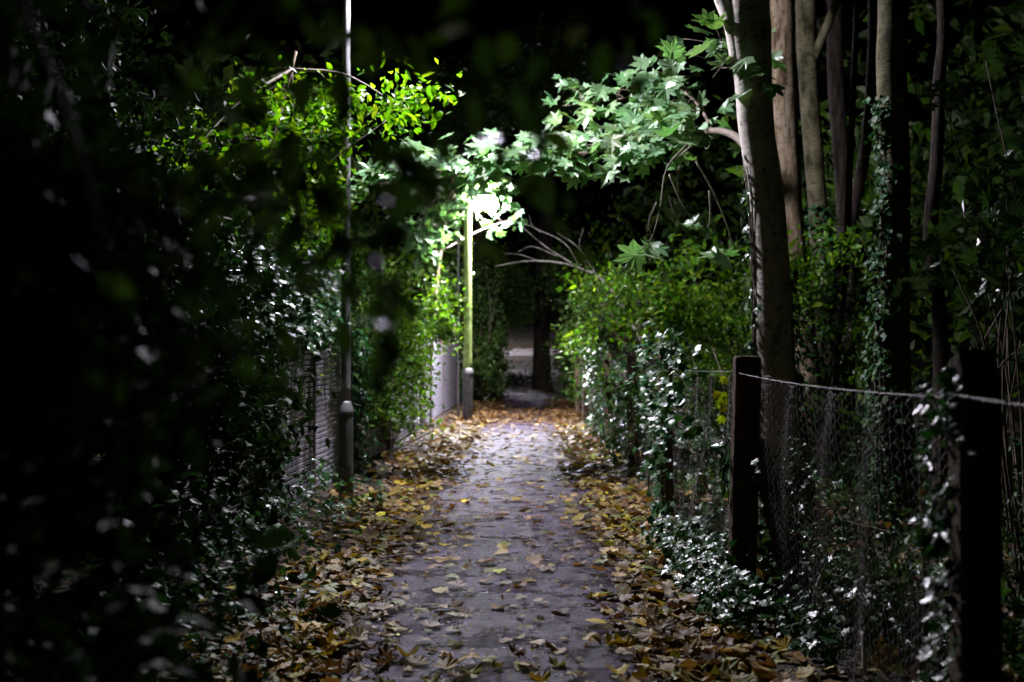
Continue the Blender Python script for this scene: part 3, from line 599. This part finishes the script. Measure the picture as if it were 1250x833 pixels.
sp = thing('yellow_leaf_spray', 'small bright yellow leaf spray on the upper left side of the square post', 'plant', (1.2, 7.1, 1.1))
n = 8; pos = clumped(n, A([1.17, 7.02, 1.08]), A([1.2, 7.06, 1.34]), 8, (.015, .02, .02)); leaves('foliage', T_MAPLE, pos, unit(A([-.3, -.9, .3]) + rng.normal(0, .3, (n, 3))), rng.normal(0, .4, (n, 3)) + [0, 0, -1], .06, [(.20, .26, .03), (.26, .26, .04)], M['hedge'], sp)
mb = MB(); mb.tube(spline([(1.21, 7.05, .6), (1.19, 7.04, 1.0), (1.18, 7.03, 1.34)], 8), .003, 4); mb.build('stem', M['vine'], sp)

# ---- undergrowth of the wood
def ground_pts(n, x0, x1, y0, y1, k, s, h):
    c = np.stack([rng.uniform(x0, x1, k), rng.uniform(y0, y1, k)], 1); p = c[rng.integers(0, k, n)] + rng.normal(0, s, (n, 2))
    return np.stack([p[:, 0], p[:, 1], gz(p[:, 0], p[:, 1]) + .03 + np.abs(rng.normal(0, h, n))], 1)
def ground_cover(name, label, cat, pos, tm, size, pal, mat, upw=1.2):
    nr, tp = orient(len(pos), upw); o = leaves(name, tm, pos, nr, tp, size * np.exp(rng.normal(0, .25, len(pos))), pal, mat); return tag(o, label, cat, kind='stuff')
ground_cover('ground_ivy', 'ivy and creeping plants covering the woodland floor behind the right fence', 'ground cover', ground_pts(9000, 1.5, 6, 3.2, 15, 260, .22, .10), T_IVYLO, .07, IVYC + GREEN, M['ivy'])
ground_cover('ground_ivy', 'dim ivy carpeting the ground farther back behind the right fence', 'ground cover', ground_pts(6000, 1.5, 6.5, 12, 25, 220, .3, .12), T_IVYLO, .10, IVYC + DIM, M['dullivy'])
ug = 'undergrowth plants behind the right fence'
for (x, y, h, lab, pal) in ((1.9, 5.6, .55, 'low green plant behind the right fence nearest the braced post', GREEN), (2.1, 7.4, .5, 'yellowing plant in the undergrowth below the pale trunk', YGREEN), (2.6, 6.3, .8, 'leafy plant in the undergrowth left of the dark post', GREEN), (2.2, 4.2, .8, 'yellow green plant in the lower right corner behind the post', YGREEN), (3.3, 8.2, .9, 'dark leafy plant below the mossy trunk', GREEN), (2.7, 9.6, .9, 'dark leafy plant between the pale trunk and the mossy one', GREEN), (3.0, 5.2, 1.1, 'tall dark plant right of the nearest post', GREEN)):
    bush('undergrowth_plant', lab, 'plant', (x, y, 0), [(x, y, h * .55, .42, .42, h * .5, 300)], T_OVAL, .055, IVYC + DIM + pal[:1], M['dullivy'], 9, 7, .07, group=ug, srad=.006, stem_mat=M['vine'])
# maple saplings on the far right
for (lab, base, bl) in (('maple sapling with broad dim leaves at the right edge', (2.7, 6.4, 0), [(2.6, 6.0, 2.0, .45, .5, .40, 80), (2.75, 6.2, 1.6, .4, .5, .2, 40)]), ('maple sapling hanging dim leaves high on the far right', (3.6, 8.6, 0), [(3.5, 8.4, 2.3, .5, .7, .5, 90), (3.5, 8.6, 3.6, .7, .7, .35, 40)])):
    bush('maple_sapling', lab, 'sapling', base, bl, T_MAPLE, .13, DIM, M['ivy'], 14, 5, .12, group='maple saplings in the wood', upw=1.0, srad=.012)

# ---- twigs hanging close before the lens
tn = thing('overhanging_branch', 'out of focus leafy branch hanging in front of the upper left', 'branch', (-1.7, 3.0, 3.2))
mb = MB(); tips = []
mains = [[(-1.7, 3.0, 3.2), (-1.0, 2.0, 2.6), (-.5, 1.4, 2.1), (-.15, 1.25, 1.85)], [(-1.0, 2.0, 2.6), (-.6, 1.5, 2.0), (-.32, 1.25, 1.75), (-.2, 1.2, 1.60)], [(-1.0, 2.0, 2.6), (-.7, 1.5, 2.1), (-.5, 1.3, 1.75), (-.42, 1.25, 1.5)], [(-.5, 1.4, 2.1), (-.1, 1.4, 2.0), (.15, 1.45, 1.93)]]
for mpts in mains:
    Q = spline(mpts, 20); mb.tube(Q, np.linspace(.010 if mpts is mains[0] else .006, .0022, 20), 6); tips.append(Q)
spots = [at(300, 120, 1.2), at(330, 60, 1.3), at(280, 200, 1.3), at(340, 170, 1.25), at(430, 255, 1.15), at(420, 290, 1.2), at(470, 350, 1.2), at(472, 395, 1.2), at(465, 330, 1.25), at(510, 215, 1.2), at(525, 200, 1.25), at(440, 190, 1.3), at(640, 190, 1.4), at(655, 205, 1.4), at(540, 200, 1.3), at(400, 25, 1.3), at(470, 40, 1.3), at(545, 20, 1.35), at(418, 62, 1.25), at(416, 85, 1.25), at(420, 235, 1.2), at(424, 310, 1.2), at(760, 25, 1.4), at(660, 75, 1.4), at(745, 85, 1.5), at(150, 460, 1.3), at(240, 280, 1.25), at(320, 240, 1.2), at(310, 320, 1.3), at(290, 380, 1.3), at(370, 230, 1.15), at(250, 90, 1.3), at(380, 330, 1.3), at(335, 400, 1.3), at(300, 440, 1.3)]
pos = []
allm = np.concatenate(tips)
for s_ in spots:
    j = allm[np.argmin(((allm - s_) ** 2).sum(1))]; mb.tube(spline([j, (j + s_) / 2 + [0, 0, .03], s_], 6), np.linspace(.0025, .0012, 6), 4)
    for _ in range(7): pos.append(s_ + rng.normal(0, .03, 3) * [1, 1, 1.2])
mb.build('stem', M['bark_deep'], tn)
pos = np.array(pos); n = len(pos); leaves('foliage', T_OVAL, pos, unit(rng.normal(0, .8, (n, 3)) + [0, -.5, .6]), rng.normal(0, .5, (n, 3)) + [0, 0, -1], rng.normal(.045, .012, n), GREEN, M['ivy'], tn)

# ---- far mass of woodland
bl = []
for (x, y, z, a, b_, c, n) in ((9, 24, 4, 4, 4, 5, 2500), (8, 38, 5, 5, 5, 6, 2500), (14, 32, 5, 5, 6, 6, 2000), (-8, 24, 4, 4, 5, 5, 2200), (-9, 40, 5, 5, 6, 6, 2200), (-6, 62, 6, 4, 6, 6, 1500), (6.5, 62, 6, 4.5, 6, 6, 1500), (0, 96, 8, 10, 3, 6, 2500), (-13, 12, 4, 4, 6, 5, 1200), (13, 14, 4, 4, 6, 5, 1200)): bl.append((x, y, z, a, b_, c, n))
P, C = blob_points(bl, 20, .45); P = P[P[:, 2] > .1]; nr, tp = orient(len(P)); o = leaves('far_wood', T_TWO, P, nr, tp, .34 * np.exp(rng.normal(0, .25, len(P))), GREEN, M['hedge']); tag(o, 'dark mass of woodland behind everything', 'woodland', kind='stuff')

# ================================================================== FALLEN LEAVES
DEADC = {'yellow': [(.42, .32, .02), (.36, .29, .025)], 'tan': [(.24, .165, .055), (.31, .225, .085)], 'brown': [(.12, .068, .026), (.085, .048, .022)], 'olive': [(.17, .19, .025), (.13, .16, .03)]}
COLS = list(DEADC); CW = np.array([.13, .40, .32, .15])
n = 13000
y = 4.3 + 32 * rng.random(n) ** 1.55
kind = rng.random(n); pc = path_c(y); pw = path_w(y)
x = np.where(kind < .42, pc - pw - .02 + -.10 - np.abs(rng.normal(0, .42, n)) + rng.normal(0, .10, n), np.where(kind < .82, pc + pw + .02 + np.abs(rng.normal(0, .36, n)) + rng.normal(0, .10, n), pc + rng.uniform(-1, 1, n) * pw))
far_ = (rng.random(n) < .05); y = np.where(far_, rng.uniform(24.5, 31, n), y); x = np.where(far_, path_c(y) + rng.uniform(-1, 1, n) * .9, x); far2 = (~far_) & (rng.random(n) < .12); y = np.where(far2, rng.choice([44, 48, 52, 57.5, 63, 69], n) + rng.normal(0, 1.1, n), y); x = np.where(far2, path_c(y) + rng.uniform(-1, 1, n) * 1.2, x)
ok = (x > -2.05) & (x < 1.75); thin = (np.abs(x - pc) < pw * .72) & (rng.random(n) < .58) & ~far_ & ~far2; ok &= ~thin
x, y = x[ok], y[ok]; n = len(x)
edge = np.abs(x - path_c(y)) > path_w(y) * .9
z = gz(x, y) + np.where(edge, .012 + np.abs(rng.normal(0, .022, n)), .022 + np.abs(rng.normal(0, .004, n)))
yaw = rng.random(n) * 6.283; tilt = np.where(edge, rng.normal(0, .26, n), rng.normal(0, .12, n)); tilt2 = np.where(edge, rng.normal(0, .26, n), rng.normal(0, .12, n))
size = np.clip(rng.normal(.088, .03, n), .04, .17); ci = rng.choice(4, n, p=CW / CW.sum())
size *= np.where(y > 14, 1.1, 1)
px = 640 + x / y * FPX; py = 430 + 1.5 / y * FPX
inview = (px > 330) & (px < 960) & (py < 840); order = np.argsort(np.where(inview, y - size * 6, 999)); big = order[:300]; rest = order[300:]
# leaf shapes: mesh variants, each a whole curled leaf
protos = {}
for c in COLS:
    for v in range(5):
        V0, T0 = T_DRY; V = V0.copy(); V[:, 1] -= .3
        kx, ky, kt = rng.normal(.35, .4), rng.normal(.15, .4), rng.normal(0, .4)
        V[:, 2] += kx * V[:, 0] ** 2 * 1.6 + ky * V[:, 1] ** 2 + kt * V[:, 0] * V[:, 1] + rng.normal(0, .025, len(V))
        V[:, :2] *= 1 + rng.normal(0, .06, (len(V), 2)); V[:, 0] *= rng.uniform(.75, 1.05); V[:, 2] -= V[:, 2].min()
        # stalk
        sx = rng.normal(0, .12); st = np.array([(0, -.0, V[0, 2]), (sx * .5, -.30, .03), (sx, -.62, .02)]); mb = MB(); mb.tube(st, [.016, .013, .016], 4)
        VV = np.concatenate([V, mb.V[0]]); TT = np.concatenate([T0, mb.T[0] + len(V)])
        col = np.array(DEADC[c][v % 2]) * np.exp(rng.normal(0, .12)); tint = np.tile(col, (len(VV), 1)); tint[0] *= 1.3; tint[1:len(V)] *= np.exp(rng.normal(0, .25, (len(V) - 1, 1)))
        me = raw_mesh('fallen_leaf', VV, TT, np.clip(tint, 0, 1), smooth=False); me.materials.append(M['dead']); protos[c, v] = me
WORD = {'yellow': 'bright yellow maple leaf', 'tan': 'pale tan dry maple leaf', 'brown': 'dark brown curled maple leaf', 'olive': 'olive green maple leaf'}
for i in big:
    c = COLS[ci[i]]; o = bpy.data.objects.new('fallen_leaf', protos[c, int(rng.integers(0, 5))]); COL.objects.link(o)
    o.location = (x[i], y[i], z[i]); o.rotation_euler = (tilt[i], tilt2[i], yaw[i]); o.scale = (size[i],) * 3
    where = 'fallen on the bare asphalt of the path' if not edge[i] else ('fallen in the drift along the left verge' if x[i] < path_c(y[i]) else 'fallen in the drift along the right verge')
    tag(o, WORD[c] + ' ' + where, 'fallen leaf', WORD[c].replace(' leaf', ' leaves') + ' ' + where)
for r_, nm_, lb_ in ((rest[y[rest] <= 24], 'leaf_litter', 'drifts of fallen maple leaves lining both edges of the path'), (rest[y[rest] > 24], 'leaf_litter', 'leaf drift across the path beyond the far lamp, shade put into its brown colour')):
  n = len(r_); up = np.stack([np.sin(tilt[r_]), np.sin(tilt2[r_]), np.ones(n)], 1)
  pal = np.concatenate([DEADC[c] * (1 if CW[k] < .2 else 3) for k, c in enumerate(COLS)]) if 'beyond' not in lb_ else np.array(DEADC['brown'] * 4 + DEADC['tan'][:1])  # browner palette beyond the far lamp stands in for the shade there
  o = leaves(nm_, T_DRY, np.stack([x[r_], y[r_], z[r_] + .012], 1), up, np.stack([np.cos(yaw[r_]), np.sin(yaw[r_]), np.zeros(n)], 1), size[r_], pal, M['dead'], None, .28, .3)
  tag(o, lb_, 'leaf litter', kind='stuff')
n = 5000; xx = rng.uniform(1.5, 8, n); yy = 3 + 15 * rng.random(n) ** 1.3; pos = np.stack([xx, yy, gz(xx, yy) + .02 + np.abs(rng.normal(0, .02, n))], 1)
o = leaves('woodland_litter', T_DRY, pos, unit(rng.normal(0, .35, (n, 3)) + [0, 0, 1]), rng.normal(0, 1, (n, 3)), rng.normal(.11, .03, n).clip(.05, .2), DEADC['tan'] + DEADC['brown'] * 2, M['dead'], None, .45, .3)
tag(o, 'brown fallen leaves scattered over the woodland floor', 'leaf litter', kind='stuff')
n = 7000; yy = 4.5 + 24 * rng.random(n) ** 1.4; xx = path_c(yy) + rng.uniform(-1.1, 1.1, n) * path_w(yy)
pos = np.stack([xx, yy, gz(xx, yy) + .022 + np.abs(rng.normal(0, .003, n))], 1)
o = leaves('path_debris', T_TWO, pos, unit(rng.normal(0, .2, (n, 3)) + [0, 0, 1]), rng.normal(0, 1, (n, 3)), np.exp(rng.normal(-4.0, .45, n)), DEADC['tan'] * 2 + DEADC['brown'] * 2 + DEADC['yellow'], M['dead'], None, .4, .3)
tag(o, 'crumbs of leaf, seeds and grit strewn over the asphalt', 'debris', kind='stuff')
# a few fallen sticks
for k, (px_, py_, Y, a, L_, lab) in enumerate(((1000, 706, 6.3, .9, .35, 'pale broken stick on the woodland floor behind the braced post'), (1060, 700, 6.4, -1.1, .42, 'thin forked stick leaning in the undergrowth left of the dark post'), (1052, 795, 4.9, 1.4, .25, 'short pale stick near the lower right corner'))):
    p = at(px_, py_, Y); t = thing('fallen_stick', lab, 'stick', (p[0], p[1], p[2])); mb = MB(); d = np.array([math.cos(a) * .5, .4, math.sin(a) * .6]) * L_
    mb.tube(spline([p - d / 2, p + [0, 0, .015], p + d / 2], 8), np.linspace(.011, .006, 8), 6); mb.build('stick', M['bark_pale'], t)
